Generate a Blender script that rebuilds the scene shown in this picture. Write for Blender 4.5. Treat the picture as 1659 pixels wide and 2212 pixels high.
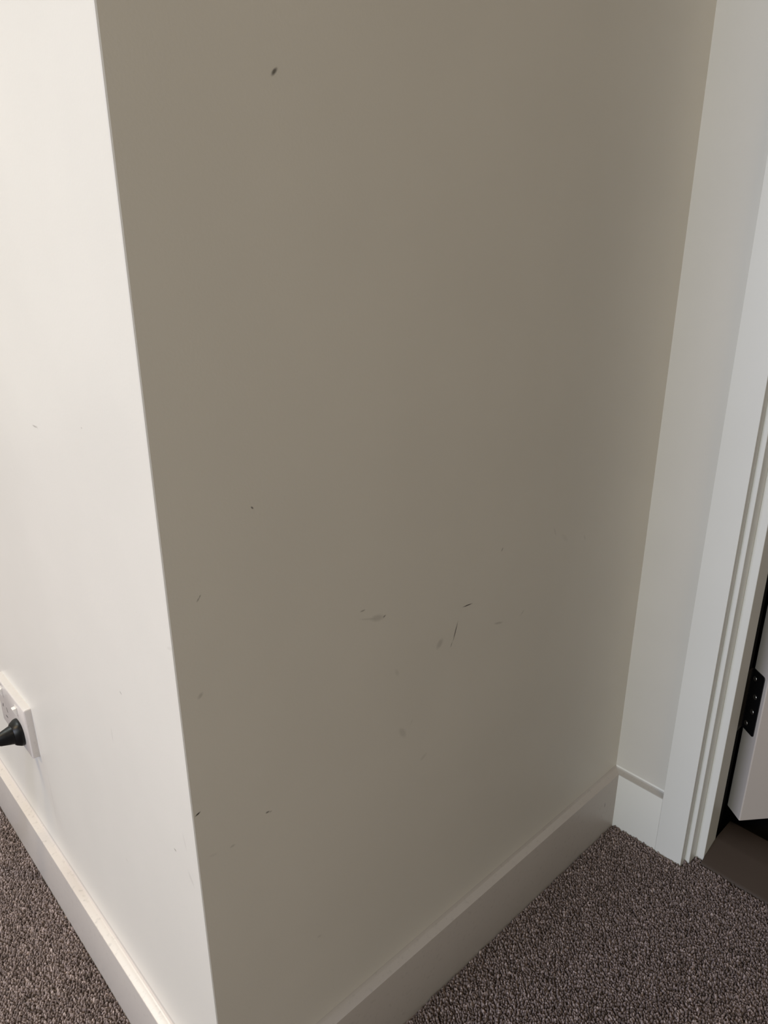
import bpy, bmesh, math, random
import numpy as np
from mathutils import Vector, Matrix

for o in list(bpy.data.objects):
    bpy.data.objects.remove(o)
K = 0.87                       # drawing unit -> metres
C = bpy.context.scene.collection
scene = bpy.context.scene

# ---------------------------------------------------------------- camera
F_PX, YAW, PITCH, ROLL = 1582.644, 0.824722, 0.357202, -0.0035894
fw = Vector((math.cos(YAW)*math.cos(PITCH), math.sin(YAW)*math.cos(PITCH), -math.sin(PITCH)))
rt = Vector((math.sin(YAW), -math.cos(YAW), 0.0))
up = rt.cross(fw)
r2 = rt*math.cos(ROLL) + up*math.sin(ROLL)
u2 = -rt*math.sin(ROLL) + up*math.cos(ROLL)
cam_data = bpy.data.cameras.new('camera')
cam = bpy.data.objects.new('camera', cam_data)
C.objects.link(cam)
cam.matrix_world = Matrix(((r2.x, u2.x, -fw.x, -0.228316*K), (r2.y, u2.y, -fw.y, -0.505128*K),
                           (r2.z, u2.z, -fw.z, 1.0*K), (0, 0, 0, 1)))
cam_data.sensor_fit = 'HORIZONTAL'
cam_data.sensor_width = 36.0
cam_data.lens = F_PX / 1659.0 * 36.0
cam_data.clip_start = 0.02
scene.camera = cam

# ---------------------------------------------------------------- world, lights, exposure
world = bpy.data.worlds.new('world')
scene.world = world
world.use_nodes = True
wn = world.node_tree
bg = wn.nodes['Background']
bg.inputs['Color'].default_value = (0.060, 0.054, 0.042, 1)
bg.inputs['Strength'].default_value = 1.0

def area(name, loc, target, sx, sy, power, col, spread=180):
    d = bpy.data.lights.new(name, 'AREA')
    d.shape = 'RECTANGLE'
    d.size, d.size_y = sx*K, sy*K
    d.energy = power
    d.color = col
    d.spread = math.radians(spread)
    o = bpy.data.objects.new(name, d)
    C.objects.link(o)
    o.location = Vector(loc)*K
    o.rotation_euler = (Vector(target)-Vector(loc)).to_track_quat('-Z', 'Y').to_euler()
    return o
# added unseen fill on the left, then window daylight reaching the doorway wall
area('left_fill', (-2.6, 0.2, 1.4), (0, 0.1, 0.8), 1.0, 1.2, 33.6, (0.721, 0.770, 1.0))  # unseen source added to brighten the left wall near the corner
area('hall_daylight', (-3.3, -1.15, 1.7), (0.8, -0.2, 0.8), 1.5, 1.6, 33.7, (0.807, 0.936, 1.0))
# ceiling light over the left-hand room, among added unseen fills there and in the hall
area('overhead_fill', (-0.6, 1.9, 2.75), (-0.6, 1.5, 0), 0.8, 0.8, 27.9, (0.906, 1.0, 0.975))  # second overhead source, added unseen to balance the brightness
area('warm_ceiling_light', (-1.9, 1.2, 2.75), (-1.2, 1.0, 0), 0.6, 0.6, 30.6, (1.0, 0.761, 0.439))
area('hall_overhead_fill', (-0.3, -1.8, 2.75), (0.2, -0.9, 0), 1.0, 1.0, 10.2, (1.0, 0.77, 0.506))  # unseen source added so the back wall brightens towards the top
area('low_warm_fill', (-2.4, -0.7, 1.0), (0.8, -0.2, 0.5), 0.9, 1.0, 3.9, (1.0, 0.72, 0.25))  # low warm source, added unseen to balance the hall tones

vs = scene.view_settings
scene.display_settings.display_device = 'sRGB'
vs.view_transform = 'Standard'
vs.look = 'None'
vs.exposure = 0.0
vs.gamma = 1.0
vs.use_curve_mapping = False

# ---------------------------------------------------------------- materials
def srgb(r, g, b):
    f = lambda c: ((c/255+0.055)/1.055)**2.4 if c > 10 else c/255/12.92
    return (f(r), f(g), f(b), 1)

def new_mat(name):
    m = bpy.data.materials.new(name)
    m.use_nodes = True
    nt = m.node_tree
    return m, nt, nt.nodes['Principled BSDF']

def math_node(nt, op, a, b=None):
    n = nt.nodes.new('ShaderNodeMath')
    n.operation = op
    for i, v in enumerate((a, b)):
        if v is None:
            continue
        if isinstance(v, (int, float)):
            n.inputs[i].default_value = v
        else:
            nt.links.new(v, n.inputs[i])
    return n.outputs[0]

def ramp_range(nt, val, a, b, c, d, mode='SMOOTHSTEP'):
    n = nt.nodes.new('ShaderNodeMapRange')
    n.interpolation_type = mode
    nt.links.new(val, n.inputs['Value'])
    for k, v in zip(('From Min', 'From Max', 'To Min', 'To Max'), (a, b, c, d)):
        n.inputs[k].default_value = v
    return n.outputs['Result']

def paint(name, col, rough, marks=(), axis='y', mottle=0.03, bump=0.12, bscale=420, speck=0.0, spec=0.5,
          mark_col=(0.035, 0.028, 0.02)):
    """painted surface: roller stipple, faint mottling and wear and shade marks with shapes of their own"""
    m, nt, b = new_mat(name)
    tc = nt.nodes.new('ShaderNodeTexCoord')
    b.inputs['Roughness'].default_value = rough
    b.inputs['Specular IOR Level'].default_value = spec
    n1 = nt.nodes.new('ShaderNodeTexNoise')
    n1.inputs['Scale'].default_value = 7.0
    n1.inputs['Detail'].default_value = 5
    nt.links.new(tc.outputs['Object'], n1.inputs['Vector'])
    k = ramp_range(nt, n1.outputs['Fac'], 0.3, 0.7, 1-mottle, 1.0)
    if speck:
        ns = nt.nodes.new('ShaderNodeTexNoise')
        ns.inputs['Scale'].default_value = 190.0
        ns.inputs['Detail'].default_value = 3
        nt.links.new(tc.outputs['Object'], ns.inputs['Vector'])
        k = math_node(nt, 'MULTIPLY', k, ramp_range(nt, ns.outputs['Fac'], 0.56, 0.74, 1.0, 1.0-speck))
    base = nt.nodes.new('ShaderNodeMix')
    base.data_type = 'RGBA'
    base.blend_type = 'MULTIPLY'
    base.inputs['Factor'].default_value = 1.0
    base.inputs['A'].default_value = col
    nt.links.new(k, base.inputs['B'])
    out = base.outputs['Result']
    if marks:
        nz = nt.nodes.new('ShaderNodeTexNoise')
        nz.inputs['Scale'].default_value = 260.0
        nz.inputs['Detail'].default_value = 2
        nt.links.new(tc.outputs['Object'], nz.inputs['Vector'])
        wob = nt.nodes.new('ShaderNodeVectorMath')
        wob.operation = 'MULTIPLY_ADD'
        wob.inputs[1].default_value = (0.0006, 0.0006, 0.0006)
        nt.links.new(nz.outputs['Color'], wob.inputs[0])
        off = nt.nodes.new('ShaderNodeVectorMath')
        off.operation = 'SUBTRACT'
        off.inputs[1].default_value = (0.0003, 0.0003, 0.0003)
        nt.links.new(tc.outputs['Object'], off.inputs[0])
        nt.links.new(off.outputs[0], wob.inputs[2])
        keep = None
        for (h, z, ang, hl, hw, s) in marks:
            mp = nt.nodes.new('ShaderNodeMapping')
            mp.vector_type = 'TEXTURE'
            nt.links.new(wob.outputs[0], mp.inputs['Vector'])
            if axis == 'y':
                mp.inputs['Location'].default_value = (h*K, 0, z*K)
                mp.inputs['Rotation'].default_value = (0, -ang, 0)
                mp.inputs['Scale'].default_value = (hl*K, 5.0, hw*K)
            else:
                mp.inputs['Location'].default_value = (0, h*K, z*K)
                mp.inputs['Rotation'].default_value = (ang, 0, 0)
                mp.inputs['Scale'].default_value = (5.0, hl*K, hw*K)
            ln = nt.nodes.new('ShaderNodeVectorMath')
            ln.operation = 'LENGTH'
            nt.links.new(mp.outputs[0], ln.inputs[0])
            f = ramp_range(nt, ln.outputs['Value'], 0.35, 1.45, 1.0-s, 1.0)
            keep = f if keep is None else math_node(nt, 'MULTIPLY', keep, f)
        mx = nt.nodes.new('ShaderNodeMix')
        mx.data_type = 'RGBA'
        nt.links.new(keep, mx.inputs['Factor'])
        mx.inputs['A'].default_value = (*mark_col, 1)
        nt.links.new(out, mx.inputs['B'])
        out = mx.outputs['Result']
    nt.links.new(out, b.inputs['Base Color'])
    nb = nt.nodes.new('ShaderNodeTexNoise')
    nb.inputs['Scale'].default_value = bscale
    nb.inputs['Detail'].default_value = 3
    nt.links.new(tc.outputs['Object'], nb.inputs['Vector'])
    bp = nt.nodes.new('ShaderNodeBump')
    bp.inputs['Strength'].default_value = bump
    bp.inputs['Distance'].default_value = 0.0006
    nt.links.new(nb.outputs['Fac'], bp.inputs['Height'])
    nt.links.new(bp.outputs['Normal'], b.inputs['Normal'])
    return m

def plain(name, col, rough, spec=0.5, metal=0.0, bump=0.0, bscale=300):
    m, nt, b = new_mat(name)
    b.inputs['Base Color'].default_value = col
    b.inputs['Roughness'].default_value = rough
    b.inputs['Specular IOR Level'].default_value = spec
    b.inputs['Metallic'].default_value = metal
    tc = nt.nodes.new('ShaderNodeTexCoord')
    n = nt.nodes.new('ShaderNodeTexNoise')
    n.inputs['Scale'].default_value = bscale
    nt.links.new(tc.outputs['Object'], n.inputs['Vector'])
    r = ramp_range(nt, n.outputs['Fac'], 0.3, 0.7, rough*0.92, min(1.0, rough*1.08))
    nt.links.new(r, b.inputs['Roughness'])
    if bump:
        bp = nt.nodes.new('ShaderNodeBump')
        bp.inputs['Strength'].default_value = bump
        bp.inputs['Distance'].default_value = 0.0005
        nt.links.new(n.outputs['Fac'], bp.inputs['Height'])
        nt.links.new(bp.outputs['Normal'], b.inputs['Normal'])
    return m

# wear marks, and a plate shadow at the end of LM: (along wall, height, angle, half length, half width, strength)
WM = [(0.13085, 1.1147, 0.76901, 0.00362, 0.00146, 0.792),
      (0.08615, 0.78615, -0.7854, 0.00153, 0.00075, 0.77),
      (0.4348, 0.6442, 0.89606, 0.00238, 0.0011, 0.44),
      (0.0299, 0.7218, -2.07789, 0.00145, 0.00057, 0.506),
      (0.02795, 0.71945, -2.26124, 0.00204, 0.00074, 0.443),
      (0.2084, 0.643, 0.0, 0.00315, 0.00095, 0.44),
      (0.22845, 0.6272, -0.2606, 0.00898, 0.00354, 0.22),
      (0.21465, 0.631, -0.33306, 0.01086, 0.00108, 0.143),
      (0.23855, 0.6255, 0.41013, 0.00224, 0.00099, 0.605),
      (0.37375, 0.58995, -0.07272, 0.00812, 0.00074, 1),
      (0.3534, 0.56235, -1.88256, 0.01164, 0.00076, 0.949),
      (0.3471, 0.547, -1.91635, 0.00322, 0.00076, 0.506),
      (0.3265, 0.55665, 0.80179, 0.00647, 0.00431, 0.22),
      (0.43595, 0.5424, -0.25028, 0.00845, 0.00159, 0.242),
      (0.4865, 0.5398, 0.70863, 0.0032, 0.00136, 0.132),
      (0.2573, 0.5479, -1.12469, 0.00493, 0.00238, 0.11),
      (0.26655, 0.4629, -1.01849, 0.00891, 0.00386, 0.154),
      (0.2812, 0.47, 1.03038, 0.0042, 0.00129, 0.077),
      (0.3027, 0.40895, 0.39922, 0.00621, 0.00274, 0.11),
      (0.0209, 0.62885, 0.75976, 0.00325, 0.00187, 0.242),
      (0.00605, 0.50875, 0.40489, 0.0028, 0.00089, 1),
      (0.0791, 0.4648, -0.09066, 0.00214, 0.00104, 0.715),
      (0.08265, 0.46345, 0.05876, 0.00172, 0.00087, 0.33),
      (0.0375, 0.4498, 0.0, 0.00273, 0.00143, 0.22),
      (0.54585, 0.6365, -1.08517, 0.00754, 0.00144, 0.11),
      (0.57035, 0.621, -0.69175, 0.00978, 0.00335, 0.066),
      (0.62055, 0.60745, -1.02463, 0.00472, 0.00174, 0.11),
      (0.13525, 0.2499, -0.47835, 0.00332, 0.0018, 0.132),
      (0.48375, 0.53775, -2.70824, 0.00505, 0.00136, 0.055),
      (0.0165, 0.4531, -0.25367, 0.00447, 0.00168, 0.077)]
LM = [(0.2517, 0.8267, 3.14159, 0.00594, 0.00093, 0.512),
      (0.2452, 0.8267, -2.24554, 0.00192, 0.0008, 0.32),
      (0.1267, 0.8475, 3.14159, 0.00148, 0.0006, 0.4),
      (0.1292, 0.5772, -2.67795, 0.00226, 0.00086, 0.56),
      (0.17255, 0.5031, -1.54032, 0.00891, 0.00088, 0.224),
      (0.0468, 0.4362, -2.9997, 0.00228, 0.00109, 0.64),
      (0.1904, 0.31525, -2.27942, 0.00243, 0.0013, 0.192),
      (0.0223, 0.46355, -1.82027, 0.00921, 0.00139, 0.128),
      (0.01815, 0.421, -2.2076, 0.00771, 0.00217, 0.16),
      (0.00425, 0.68255, 2.84615, 0.00491, 0.00162, 0.096),
      (0.46825, 0.23085, -1.54667, 0.05763, 0.00209, 0.08)]  # last entry: faint shadow line below the outlet plate, painted in
BM = [(0.7519, 0.0657, 1.57, 0.0050, 0.0011, 0.75), (0.6044, 0.0692, 0.3, 0.0016, 0.0011, 0.35)]

WALL_COL = (0.700, 0.678, 0.625, 1)
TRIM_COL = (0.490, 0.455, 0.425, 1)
M_wall_l = paint('wall_paint_left', WALL_COL, 0.34, LM, 'x', mark_col=(0.16, 0.14, 0.12))
M_wall_b = paint('wall_paint_back', WALL_COL, 0.48, WM, 'y')
M_wall_r = paint('wall_paint_right', WALL_COL, 0.48)
M_trim = paint('trim_enamel', TRIM_COL, 0.32, bump=0.05, bscale=160, speck=0.10, mottle=0.02)
M_trim_b = paint('trim_enamel_marked', TRIM_COL, 0.32, BM, 'y', bump=0.05, bscale=160, speck=0.10, mottle=0.02)
M_frame = paint('door_frame_enamel', (0.80, 0.80, 0.760, 1), 0.36, bump=0.05, bscale=160, mottle=0.02)
M_door = paint('door_enamel', (0.67, 0.61, 0.56, 1), 0.36, bump=0.06, bscale=160, mottle=0.02)
M_ceil = plain('ceiling_paint', (0.72, 0.71, 0.69, 1), 0.8)
M_dark_room = plain('unlit_room_paint', (0.02, 0.019, 0.018, 1), 0.8)  # darkness of the room put into a near-black wall and ceiling colour
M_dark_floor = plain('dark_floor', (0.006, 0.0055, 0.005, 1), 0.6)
M_ramp = plain('brown_ramp', (0.065, 0.048, 0.037, 1), 0.62, 0.3, bump=0.12, bscale=700)
M_plate = paint('outlet_plastic', (0.63, 0.59, 0.56, 1), 0.25, mottle=0.06, bump=0.02, speck=0.08)
M_slot = plain('slot_dark', (0.05, 0.045, 0.04, 1), 0.5)
M_rocker = plain('rocker_white', (0.86, 0.83, 0.79, 1), 0.15)
M_black = plain('black_rubber', (0.0018, 0.0020, 0.0030, 1), 0.42, 0.35, bump=0.05)
M_rebate = plain('shaded_rebate', (0.004, 0.004, 0.004, 1), 0.9, 0.2)  # black colour stands in for the shade in the gap
M_leaf = plain('dull_hinge_leaf', (0.030, 0.026, 0.022, 1), 0.5, 0.5)
M_ledge_lit = paint('trim_top_lit', (0.625, 0.565, 0.520, 1), 0.30, bump=0.08, bscale=160, speck=0.16, mottle=0.05)  # overhead light on the left ledge put into a lighter colour
M_ledge_shaded = paint('trim_top_shaded', (0.50, 0.48, 0.45, 1), 0.45, bump=0.08, bscale=160, speck=0.10, mottle=0.05)  # weak light on the right ledge put into a darker colour
M_hinge = plain('black_metal', (0.006, 0.006, 0.007, 1), 0.38, 0.5)
M_screw = plain('screw_steel', (0.42, 0.41, 0.40, 1), 0.38, metal=1.0)

# carpet
def carpet_mat(name, flat=False):
    m, nt, b = new_mat(name)
    b.inputs['Roughness'].default_value = 0.95
    b.inputs['Specular IOR Level'].default_value = 0.08
    tc = nt.nodes.new('ShaderNodeTexCoord')
    cr = nt.nodes.new('ShaderNodeValToRGB')
    e = cr.color_ramp.elements
    e[0].position = 0.0
    e[0].color = (0.095, 0.074, 0.064, 1)
    e[1].position = 1.0
    e[1].color = (0.48, 0.398, 0.378, 1)
    mid = e.new(0.5)
    mid.color = (0.236, 0.190, 0.180, 1)
    if flat:
        v = nt.nodes.new('ShaderNodeTexVoronoi')
        v.inputs['Scale'].default_value = 240
        nt.links.new(tc.outputs['Object'], v.inputs['Vector'])
        sp = nt.nodes.new('ShaderNodeSeparateColor')
        nt.links.new(v.outputs['Color'], sp.inputs['Color'])
        nt.links.new(sp.outputs['Red'], cr.inputs['Fac'])
        bp = nt.nodes.new('ShaderNodeBump')
        bp.inputs['Strength'].default_value = 1.0
        bp.inputs['Distance'].default_value = 0.004
        bp.invert = True
        nt.links.new(v.outputs['Distance'], bp.inputs['Height'])
        nt.links.new(bp.outputs['Normal'], b.inputs['Normal'])
    else:
        at = nt.nodes.new('ShaderNodeAttribute')
        at.attribute_name = 'tone'
        n = nt.nodes.new('ShaderNodeTexNoise')
        n.inputs['Scale'].default_value = 1500
        nt.links.new(tc.outputs['Object'], n.inputs['Vector'])
        s = math_node(nt, 'ADD', at.outputs['Fac'], math_node(nt, 'MULTIPLY', math_node(nt, 'SUBTRACT', n.outputs['Fac'], 0.5), 0.5))
        nt.links.new(s, cr.inputs['Fac'])
    nt.links.new(cr.outputs['Color'], b.inputs['Base Color'])
    return m
M_carpet = carpet_mat('carpet_wool')
M_carpet_far = carpet_mat('carpet_backing', True)

# ---------------------------------------------------------------- mesh helpers
def prism(bm, pts, z0, z1):
    lo = [bm.verts.new((x*K, y*K, z0*K)) for x, y in pts]
    hi = [bm.verts.new((x*K, y*K, z1*K)) for x, y in pts]
    bm.faces.new(lo[::-1])
    bm.faces.new(hi)
    n = len(pts)
    for i in range(n):
        bm.faces.new((lo[i], lo[(i+1) % n], hi[(i+1) % n], hi[i]))

def box(bm, x0, x1, y0, y1, z0, z1):
    prism(bm, [(x0, y0), (x1, y0), (x1, y1), (x0, y1)], z0, z1)

def loft(bm, rings, cap=True, closed=True):
    vr = [[bm.verts.new(Vector(p)*K) for p in r] for r in rings]
    n = len(rings[0])
    for a, b in zip(vr[:-1], vr[1:]):
        for i in range(n if closed else n-1):
            j = (i+1) % n
            bm.faces.new((a[i], a[j], b[j], b[i]))
    if cap:
        bm.faces.new(vr[0][::-1])
        bm.faces.new(vr[-1])

def obj(name, bm, mat, parent=None, bevel=0.0, seg=2, smooth=True, angle=35):
    bmesh.ops.recalc_face_normals(bm, faces=bm.faces[:])
    me = bpy.data.meshes.new(name)
    bm.to_mesh(me)
    bm.free()
    me.materials.append(mat)
    o = bpy.data.objects.new(name, me)
    C.objects.link(o)
    if parent:
        o.parent = parent
    if bevel:
        md = o.modifiers.new('bevel', 'BEVEL')
        md.width = bevel*K
        md.segments = seg
        md.limit_method = 'ANGLE'
        md.angle_limit = math.radians(30)
        md.harden_normals = False
    if smooth:
        for p in me.polygons:
            p.use_smooth = True
        es = set()
        b2 = bmesh.new()
        b2.from_mesh(me)
        for e in b2.edges:
            if len(e.link_faces) == 2 and e.calc_face_angle(0) > math.radians(angle):
                e.smooth = False
        b2.to_mesh(me)
        b2.free()
    return o

def struct(o):
    o['kind'] = 'structure'
    return o

# ---------------------------------------------------------------- room shell
W_ = 0.8031          # inner corner along x
T = 0.0139           # skirting thickness
HB = 0.1106          # skirting height
ZT = 2.80
r = 0.0016
bm = bmesh.new()
prism(bm, [(0, r), (0.0004, 0.0004), (0.12, 0.12), (0.12, 3.6), (0, 3.6)], -0.02, ZT)
struct(obj('wall_left', bm, M_wall_l, smooth=False))
bm = bmesh.new()
prism(bm, [(r, 0), (W_, 0), (W_, 0.12), (0.12, 0.12), (0.0004, 0.0004)], -0.02, ZT)
struct(obj('wall_back', bm, M_wall_b, smooth=False))
# wall with the doorway
D0, D1, DH = -0.131, -1.125, 2.38         # rough opening
WX = 0.925
bm = bmesh.new()
box(bm, W_, WX, D0, 0.0, -0.02, ZT)
box(bm, W_, WX, -3.0, D1, -0.02, ZT)
box(bm, W_, WX, D1, D0, DH, ZT)
struct(obj('wall_right', bm, M_wall_r, smooth=False))
# unlit room beyond the doorway
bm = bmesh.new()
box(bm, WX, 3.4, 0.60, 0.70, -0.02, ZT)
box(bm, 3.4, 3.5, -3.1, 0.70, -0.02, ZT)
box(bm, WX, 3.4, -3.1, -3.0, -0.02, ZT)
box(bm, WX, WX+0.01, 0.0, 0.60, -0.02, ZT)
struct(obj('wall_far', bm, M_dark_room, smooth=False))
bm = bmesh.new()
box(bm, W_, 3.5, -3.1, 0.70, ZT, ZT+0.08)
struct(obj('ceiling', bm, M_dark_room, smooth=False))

# far wall of the room on the left
bm = bmesh.new()
box(bm, -4.0, 0.0, 3.6, 3.7, -0.02, ZT)
struct(obj('wall_front', bm, M_wall_r, smooth=False))

# floor slab (carpet ground) and the dark floor beyond the doorway, as one floor mesh with two materials
bm = bmesh.new()
box(bm, -4.0, 0.829, -3.4, 3.6, -0.06, -0.0045)
box(bm, 0.829, 3.5, -3.1, 0.70, -0.06, -0.0060)
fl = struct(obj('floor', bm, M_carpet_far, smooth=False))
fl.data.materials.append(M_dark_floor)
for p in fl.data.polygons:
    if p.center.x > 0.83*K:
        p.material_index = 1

# ---------------------------------------------------------------- skirting boards (profile swept with mitred ends)
prof = [(0.0, -0.01), (T, -0.01), (T, HB-0.0014), (T-0.0004, HB-0.0004), (T-0.0016, HB),
        (0.0048, HB+0.0004), (0.0026, HB+0.0012), (0.0010, HB+0.0030), (0.0, HB+0.0058)]
bm = bmesh.new()
loft(bm, [[(-d, -d, z) for d, z in prof], [(-d, 3.6, z) for d, z in prof]])
bl = struct(obj('baseboard_left', bm, M_trim, angle=28))
bm = bmesh.new()
loft(bm, [[(-d, -d, z) for d, z in prof], [(W_-d, -d, z) for d, z in prof]])
bb = struct(obj('baseboard_back', bm, M_trim_b, angle=28))
bm = bmesh.new()
loft(bm, [[(W_-d, -d, z) for d, z in prof], [(W_-d, -0.0964, z) for d, z in prof]])
loft(bm, [[(W_-d, -1.180, z) for d, z in prof], [(W_-d, -3.0, z) for d, z in prof]])
br = struct(obj('baseboard_right', bm, M_frame, angle=28))
for o, m in ((bl, M_ledge_lit), (bb, M_trim), (br, M_ledge_shaded)):     # light put into the colour: left top edge lighter, right one darker
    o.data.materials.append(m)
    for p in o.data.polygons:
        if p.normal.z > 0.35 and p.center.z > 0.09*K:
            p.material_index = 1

# ---------------------------------------------------------------- door frame
AX = 0.789
bm = bmesh.new()      # architrave: two legs and a head
JY, JY2 = -0.1505, -1.1055
box(bm, AX, W_, -0.1431, -0.0964, -0.008, 2.43)
box(bm, AX, W_, -1.1600, -1.1130, -0.008, 2.43)
box(bm, AX, W_, -1.1130, -0.1431, 2.383, 2.43)
struct(obj('trim_1', bm, M_frame, bevel=0.0008, smooth=False))
bm = bmesh.new()      # jamb lining with its stop
JX0, JX1 = 0.8055, 0.927
def ring(bm, x0, x1, ya, yb, zb):
    """lining of thickness between outline ya (outer) and yb (inner) all round the doorway"""
    t = ya - yb
    box(bm, x0, x1, yb, ya, -0.004, zb+t)
    box(bm, x0, x1, JY2-(ya-JY), JY2-(yb-JY), -0.004, zb+t)
    box(bm, x0, x1, JY2-(yb-JY), yb, zb, zb+t)
ring(bm, JX0, 0.8695, D0, JY, 2.36)
struct(obj('trim_2', bm, M_frame, bevel=0.0010, smooth=False))
bm = bmesh.new()      # rebate the leaf closes into, its shade put into a black colour
ring(bm, 0.8696, JX1, D0, JY, 2.36)
struct(obj('trim_4', bm, M_rebate, smooth=False))
bm = bmesh.new()
ring(bm, 0.829, 0.8695, JY, -0.1645, 2.346)
struct(obj('trim_3', bm, M_frame, bevel=0.0010, smooth=False))

# brown threshold ramp
bm = bmesh.new()
sec = [(0.8155, -0.004), (0.8175, 0.0010), (0.822, 0.0032), (0.868, 0.0205), (0.874, 0.0220), (0.926, 0.0222), (0.9290, 0.0205), (0.9300, -0.0055), (0.826, -0.0055)]
loft(bm, [[(x, -0.1650, z) for x, z in sec], [(x, -1.0910, z) for x, z in sec]])
ramp = obj('threshold_ramp', bm, M_ramp, angle=50)
ramp['label'] = 'dark brown threshold ramp between the carpet and the doorway at the right edge'
ramp['category'] = 'threshold'

# ---------------------------------------------------------------- door leaf, ajar, with its hinges
A = math.radians(53)
e = Vector((math.cos(A), math.sin(A), 0))       # through the thickness, hall face -> far face
wd = Vector((math.sin(A), -math.cos(A), 0))     # along the width, away from the hinges
N = Vector((0.9078, -0.1830, 0)) - e*0.0020
TH = 0.0388
def dpt(a, b, z):
    p = N + e*a + wd*b
    return (p.x, p.y, z)
bm = bmesh.new()
loft(bm, [[dpt(0, 0, z), dpt(TH, 0, z), dpt(TH, 0.905, z), dpt(0, 0.905, z)] for z in (0.048, 2.345)])
door = struct(obj('door_1', bm, M_door, bevel=0.0016, smooth=False))

def cyl_ring(c, ax1, ax2, rr, n=16):
    return [tuple(Vector(c) + ax1*(rr*math.cos(2*math.pi*i/n)) + ax2*(rr*math.sin(2*math.pi*i/n))) for i in range(n)]
Z = Vector((0, 0, 1))
pin = Vector(dpt(TH+0.004, -0.0035, 0))
def hinge(zc):
    h = 0.0580
    bm = bmesh.new()
    # leaf let into the door edge
    a0, a1 = 0.0078, TH+0.0005
    cr = 0.0035
    out = [(a1, zc-h), (a0+cr, zc-h), (a0+cr*0.3, zc-h+cr*0.3), (a0, zc-h+cr), (a0, zc+h-cr), (a0+cr*0.3, zc+h-cr*0.3), (a0+cr, zc+h), (a1, zc+h)]
    loft(bm, [[dpt(a, -0.0016, z) for a, z in out], [dpt(a, 0.001, z) for a, z in out]])
    hg = obj('hinge', bm, M_hinge, door, bevel=0.0004, smooth=False)
    hg['label'] = 'black metal butt hinge screwed to the door edge'
    bm = bmesh.new()      # leaf on the jamb
    loft(bm, [[(0.902, JY-0.0018, zc-h), (0.927, JY-0.0018, zc-h), (0.927, JY+0.0005, zc-h), (0.902, JY+0.0005, zc-h)],
              [(0.902, JY-0.0018, zc+h), (0.927, JY-0.0018, zc+h), (0.927, JY+0.0005, zc+h), (0.902, JY+0.0005, zc+h)]])
    obj('jamb_leaf', bm, M_leaf, hg, bevel=0.0004, smooth=False)
    bm = bmesh.new()
    for k in range(5):
        za, zb = zc-h+k*2*h/5+0.0005, zc-h+(k+1)*2*h/5-0.0005
        loft(bm, [cyl_ring((pin.x, pin.y, z), Vector((1, 0, 0)), Vector((0, 1, 0)), rr) for z, rr in
                  ((za, 0.0050), (za+0.0008, 0.0058), (zb-0.0008, 0.0058), (zb, 0.0050))])
    obj('hinge_barrel', bm, M_hinge, hg)
    for i, (dz, a) in enumerate(((0.0429, 0.0299), (0.0127, 0.0215), (-0.0161, 0.0214), (-0.0445, 0.0306))):
        bm = bmesh.new()
        c = dpt(a, -0.0018, zc+dz)
        rings = []
        for off, rr in ((0.0, 0.0046), (0.0006, 0.0042), (0.0010, 0.0030), (0.0004, 0.0014)):
            cc = Vector(c) - wd*off
            rings.append(cyl_ring(cc, e, Z, rr, 14))
        loft(bm, rings)
        s = obj('screw', bm, M_screw, hg)
        s['label'] = 'bright countersunk screw head'
hinge(0.2750)
hinge(2.10)

# ---------------------------------------------------------------- power outlet
PY, PZ = 0.5545, 0.3300          # centre of the plate on the left wall
outlet = bpy.data.objects.new('power_outlet', None)
C.objects.link(outlet)
outlet.location = Vector((0, PY, PZ))*K
outlet['label'] = 'white double power outlet low on the bright left wall'
outlet['category'] = 'power outlet'
def opart(name, bm, mat, parent, **kw):
    for v in bm.verts:
        v.co -= Vector((0, PY, PZ))*K
    return obj(name, bm, mat, parent, **kw)
bm = bmesh.new()
hy, hz = 0.0665, 0.0420
def rrect(x, hy, hz, rad, n=5, cy=PY, cz=PZ):
    pts = []
    for qx, qz, a0 in ((1, 1, 0), (-1, 1, 90), (-1, -1, 180), (1, -1, 270)):
        for k in range(n):
            a = math.radians(a0+90*k/(n-1))
            pts.append((x, cy+qx*(hy-rad)+rad*math.cos(a), cz+qz*(hz-rad)+rad*math.sin(a)))
    return pts
loft(bm, [rrect(0.0, hy, hz, 0.0022), rrect(-0.0082, hy-0.0003, hz-0.0003, 0.0022), rrect(-0.0095, hy-0.0008, hz-0.0008, 0.0022), rrect(-0.0103, hy-0.0022, hz-0.0022, 0.0022)])
plate = opart('faceplate', bm, M_plate, outlet, angle=50)
for cy in (0.5270, 0.5945):
    bm = bmesh.new()
    loft(bm, [rrect(-0.0100, 0.0062, 0.0085, 0.002, cy=cy, cz=0.3530), rrect(-0.0110, 0.0060, 0.0082, 0.002, cy=cy, cz=0.3530), rrect(-0.0110, 0.0045, 0.0070, 0.002, cy=cy, cz=0.3530)])
    sf = opart('switch_surround', bm, M_plate, outlet, angle=50)
    bm = bmesh.new()
    loft(bm, [[(-0.0108, cy-0.0042, 0.3470), (-0.0108, cy+0.0042, 0.3470), (-0.0108, cy+0.0042, 0.3590), (-0.0108, cy-0.0042, 0.3590)],
              [(-0.0125, cy-0.0040, 0.3474), (-0.0125, cy+0.0040, 0.3474), (-0.0162, cy+0.0040, 0.3586), (-0.0162, cy-0.0040, 0.3586)]])
    opart('rocker', bm, M_rocker, sf, bevel=0.0006, smooth=False)
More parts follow.
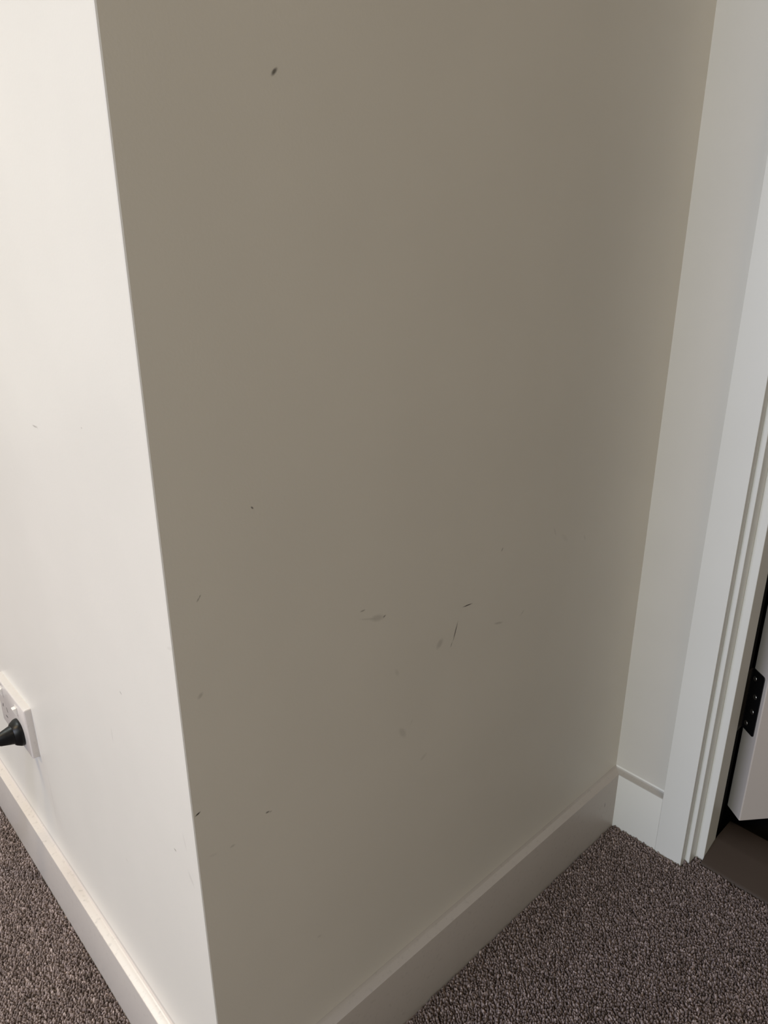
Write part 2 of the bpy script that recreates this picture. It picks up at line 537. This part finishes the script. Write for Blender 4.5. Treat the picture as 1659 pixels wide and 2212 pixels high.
for cy in (0.5945,):              # the free outlet on the left; the other is filled by the plug
    for dy, dz, ang in ((0.0095, 0.006, 30), (-0.0095, 0.006, -30), (0, -0.0105, 90)):
        bm = bmesh.new()
        a = math.radians(90+ang)
        dv, pv = Vector((0, math.cos(a), math.sin(a))), Vector((0, -math.sin(a), math.cos(a)))
        c = Vector((-0.0104, cy+dy, 0.3175+dz))
        q = [c+dv*0.0042+pv*0.0011, c-dv*0.0042+pv*0.0011, c-dv*0.0042-pv*0.0011, c+dv*0.0042-pv*0.0011]
        loft(bm, [[tuple(p) for p in q], [tuple(p+Vector((0.002, 0, 0))) for p in q]])
        opart('pin_slot', bm, M_slot, outlet, smooth=False)

# ---------------------------------------------------------------- black plug with its cord
GY, GZ = 0.5275, 0.3160
plug = bpy.data.objects.new('power_plug', None)
C.objects.link(plug)
plug.location = Vector((-0.0104, GY, GZ))*K
plug['label'] = 'black plug with a cord pushed into the white power outlet'
plug['category'] = 'plug'
def ppart(name, bm, mat, parent, **kw):
    for v in bm.verts:
        v.co -= Vector((-0.0104, GY, GZ))*K
    return obj(name, bm, mat, parent, **kw)
def sq_ring(x, ry, rz, n=28, pw=2.5, dz=0.0):
    pts = []
    for i in range(n):
        a = 2*math.pi*i/n
        c, s = math.cos(a), math.sin(a)
        pts.append((x, GY+ry*math.copysign(abs(c)**(2/pw), c), GZ+dz+rz*math.copysign(abs(s)**(2/pw), s)))
    return pts
bm = bmesh.new()
loft(bm, [sq_ring(-0.0104, 0.0190, 0.0195), sq_ring(-0.0118, 0.0197, 0.0202), sq_ring(-0.0150, 0.0192, 0.0196),
          sq_ring(-0.0205, 0.0165, 0.0165), sq_ring(-0.0222, 0.0150, 0.0150)])
body = ppart('plug_body', bm, M_black, plug, angle=40)
bm = bmesh.new()
loft(bm, [sq_ring(-0.0218, 0.0132, 0.0142, pw=2.2), sq_ring(-0.0240, 0.0130, 0.0139, pw=2.2), sq_ring(-0.0400, 0.0088, 0.0098, pw=2.0), sq_ring(-0.0420, 0.0080, 0.0085, pw=2.0)])
ppart('plug_grip', bm, M_black, plug, angle=40)
bm = bmesh.new()
path = [Vector((-0.041, GY, GZ)), Vector((-0.060, GY, GZ-0.001)), Vector((-0.078, GY+0.004, GZ-0.008)), Vector((-0.094, GY+0.016, GZ-0.030)),
        Vector((-0.102, GY+0.035, GZ-0.075)), Vector((-0.104, GY+0.060, GZ-0.140)), Vector((-0.106, GY+0.095, GZ-0.215)),
        Vector((-0.112, GY+0.150, 0.052)), Vector((-0.120, GY+0.230, 0.020)), Vector((-0.128, GY+0.330, 0.0090)), Vector((-0.120, GY+0.520, 0.0080)), Vector((-0.130, GY+0.80, 0.0080))]
def catmull(P, n=8):
    out = []
    for i in range(len(P)-1):
        a, b, c, d = P[max(i-1, 0)], P[i], P[i+1], P[min(i+2, len(P)-1)]
        for k in range(n):
            t = k/n
            out.append(0.5*((2*b)+(c-a)*t+(2*a-5*b+4*c-d)*t*t+(3*b-a-3*c+d)*t**3))
    out.append(P[-1])
    return out
cp = catmull(path)
rings = []
for i, p in enumerate(cp):
    tg = (cp[min(i+1, len(cp)-1)]-cp[max(i-1, 0)]).normalized()
    s1 = tg.cross(Vector((0.3, 0.2, 0.93))).normalized() if abs(tg.z) < 0.9 else tg.cross(Vector((0, 1, 0))).normalized()
    if i and s1.dot(prev) < 0:
        s1 = -s1
    prev = s1
    s2 = tg.cross(s1)
    rings.append(cyl_ring(p, s1, s2, 0.0038 + 0.0030*max(0, 1-i/10), 10))
loft(bm, rings)
ppart('cord', bm, M_black, plug, angle=60)

# ---------------------------------------------------------------- carpet pile: tight loops standing on the floor
rng = np.random.default_rng(7)
def tufts(x0, x1, y0, y1, pitch):
    nx, ny = int((x1-x0)/pitch), int((y1-y0)/pitch)
    gx, gy = np.meshgrid(np.arange(nx), np.arange(ny), indexing='ij')
    px = x0+(gx+0.5+0.5*(gy % 2))*pitch + rng.uniform(-0.32, 0.32, gx.shape)*pitch
    py = y0+(gy+0.5)*pitch + rng.uniform(-0.32, 0.32, gx.shape)*pitch
    return np.stack([px.ravel(), py.ravel()], 1)
P = np.concatenate([tufts(-0.52, -T-0.0010, -0.30, 1.30, 0.0035),
                    tufts(-T-0.0010, 0.8280, -0.86, -T-0.0010, 0.0035)])
def inside_frame(P):
    x, y = P[:, 0], P[:, 1]
    m = (x < W_-T-0.0012) | (y < -0.0964)
    m &= ~((x > AX-0.0014) & (y > -0.1445))
    m &= ~((x > JX0-0.0012) & (y > -0.1520))
    m &= (x < 0.8145) | ((y > -0.1655) & (y < -0.1500))
    return m
P = P[inside_frame(P)]
n = len(P)
seg, rows = 6, 3
verts = [(0, 0, 1.0)]
for rr_, zz in ((0.62, 0.80), (0.98, 0.30), (0.95, -0.30)):
    for k in range(seg):
        a = 2*math.pi*(k+0.5*(zz < 0.5))/seg
        verts.append((rr_*math.cos(a), rr_*math.sin(a), zz))
tv = np.array(verts)
faces = []
for k in range(seg):
    faces.append((0, 1+k, 1+(k+1) % seg, -1))
quads, tris = [], [(0, 1+k, 1+(k+1) % seg) for k in range(seg)]
for rw in range(rows-1):
    for k in range(seg):
        a0, a1 = 1+rw*seg+k, 1+rw*seg+(k+1) % seg
        quads.append((a0, a0+seg, a1+seg, a1))
th = rng.uniform(0, math.pi, n)
ra = rng.uniform(0.0019, 0.0028, n)
rb = rng.uniform(0.0014, 0.0019, n)
hz_ = rng.uniform(0.0036, 0.0062, n)
tilt = rng.uniform(-0.35, 0.35, (n, 2))
vx = tv[None, :, 0]*ra[:, None]
vy = tv[None, :, 1]*rb[:, None]
c_, s_ = np.cos(th)[:, None], np.sin(th)[:, None]
zz = tv[None, :, 2]*hz_[:, None]
X = vx*c_-vy*s_ + zz*tilt[:, 0:1] + P[:, 0:1]
Y = vx*s_+vy*c_ + zz*tilt[:, 1:2] + P[:, 1:2]
Zc = zz - 0.0030
co = (np.stack([X, Y, Zc], 2)*K).reshape(-1, 3).astype(np.float32)
nv = len(tv)
base = (np.arange(n)*nv)
tri_i = (np.array(tris)[None]+base[:, None, None]).reshape(-1)
quad_i = (np.array(quads)[None]+base[:, None, None]).reshape(-1)
loops = np.concatenate([tri_i, quad_i]).astype(np.int32)
nt_, nq_ = n*len(tris), n*len(quads)
starts = np.concatenate([np.arange(nt_)*3, nt_*3+np.arange(nq_)*4]).astype(np.int32)
me = bpy.data.meshes.new('carpet')
me.vertices.add(len(co))
me.vertices.foreach_set('co', co.ravel())
me.loops.add(len(loops))
me.loops.foreach_set('vertex_index', loops)
me.polygons.add(nt_+nq_)
me.polygons.foreach_set('loop_start', starts)
me.update(calc_edges=True)
me.polygons.foreach_set('use_smooth', np.ones(nt_+nq_, dtype=bool))
tone = np.clip(rng.normal(0.48, 0.20, n), 0, 1)
at = me.attributes.new('tone', 'FLOAT', 'POINT')
at.data.foreach_set('value', np.repeat(tone, nv).astype(np.float32))
me.materials.append(M_carpet)
me.validate()
carpet = bpy.data.objects.new('carpet', me)
C.objects.link(carpet)
carpet['kind'] = 'stuff'
carpet['label'] = 'grey brown loop pile carpet covering the floor around the wall corner'
carpet['category'] = 'carpet'
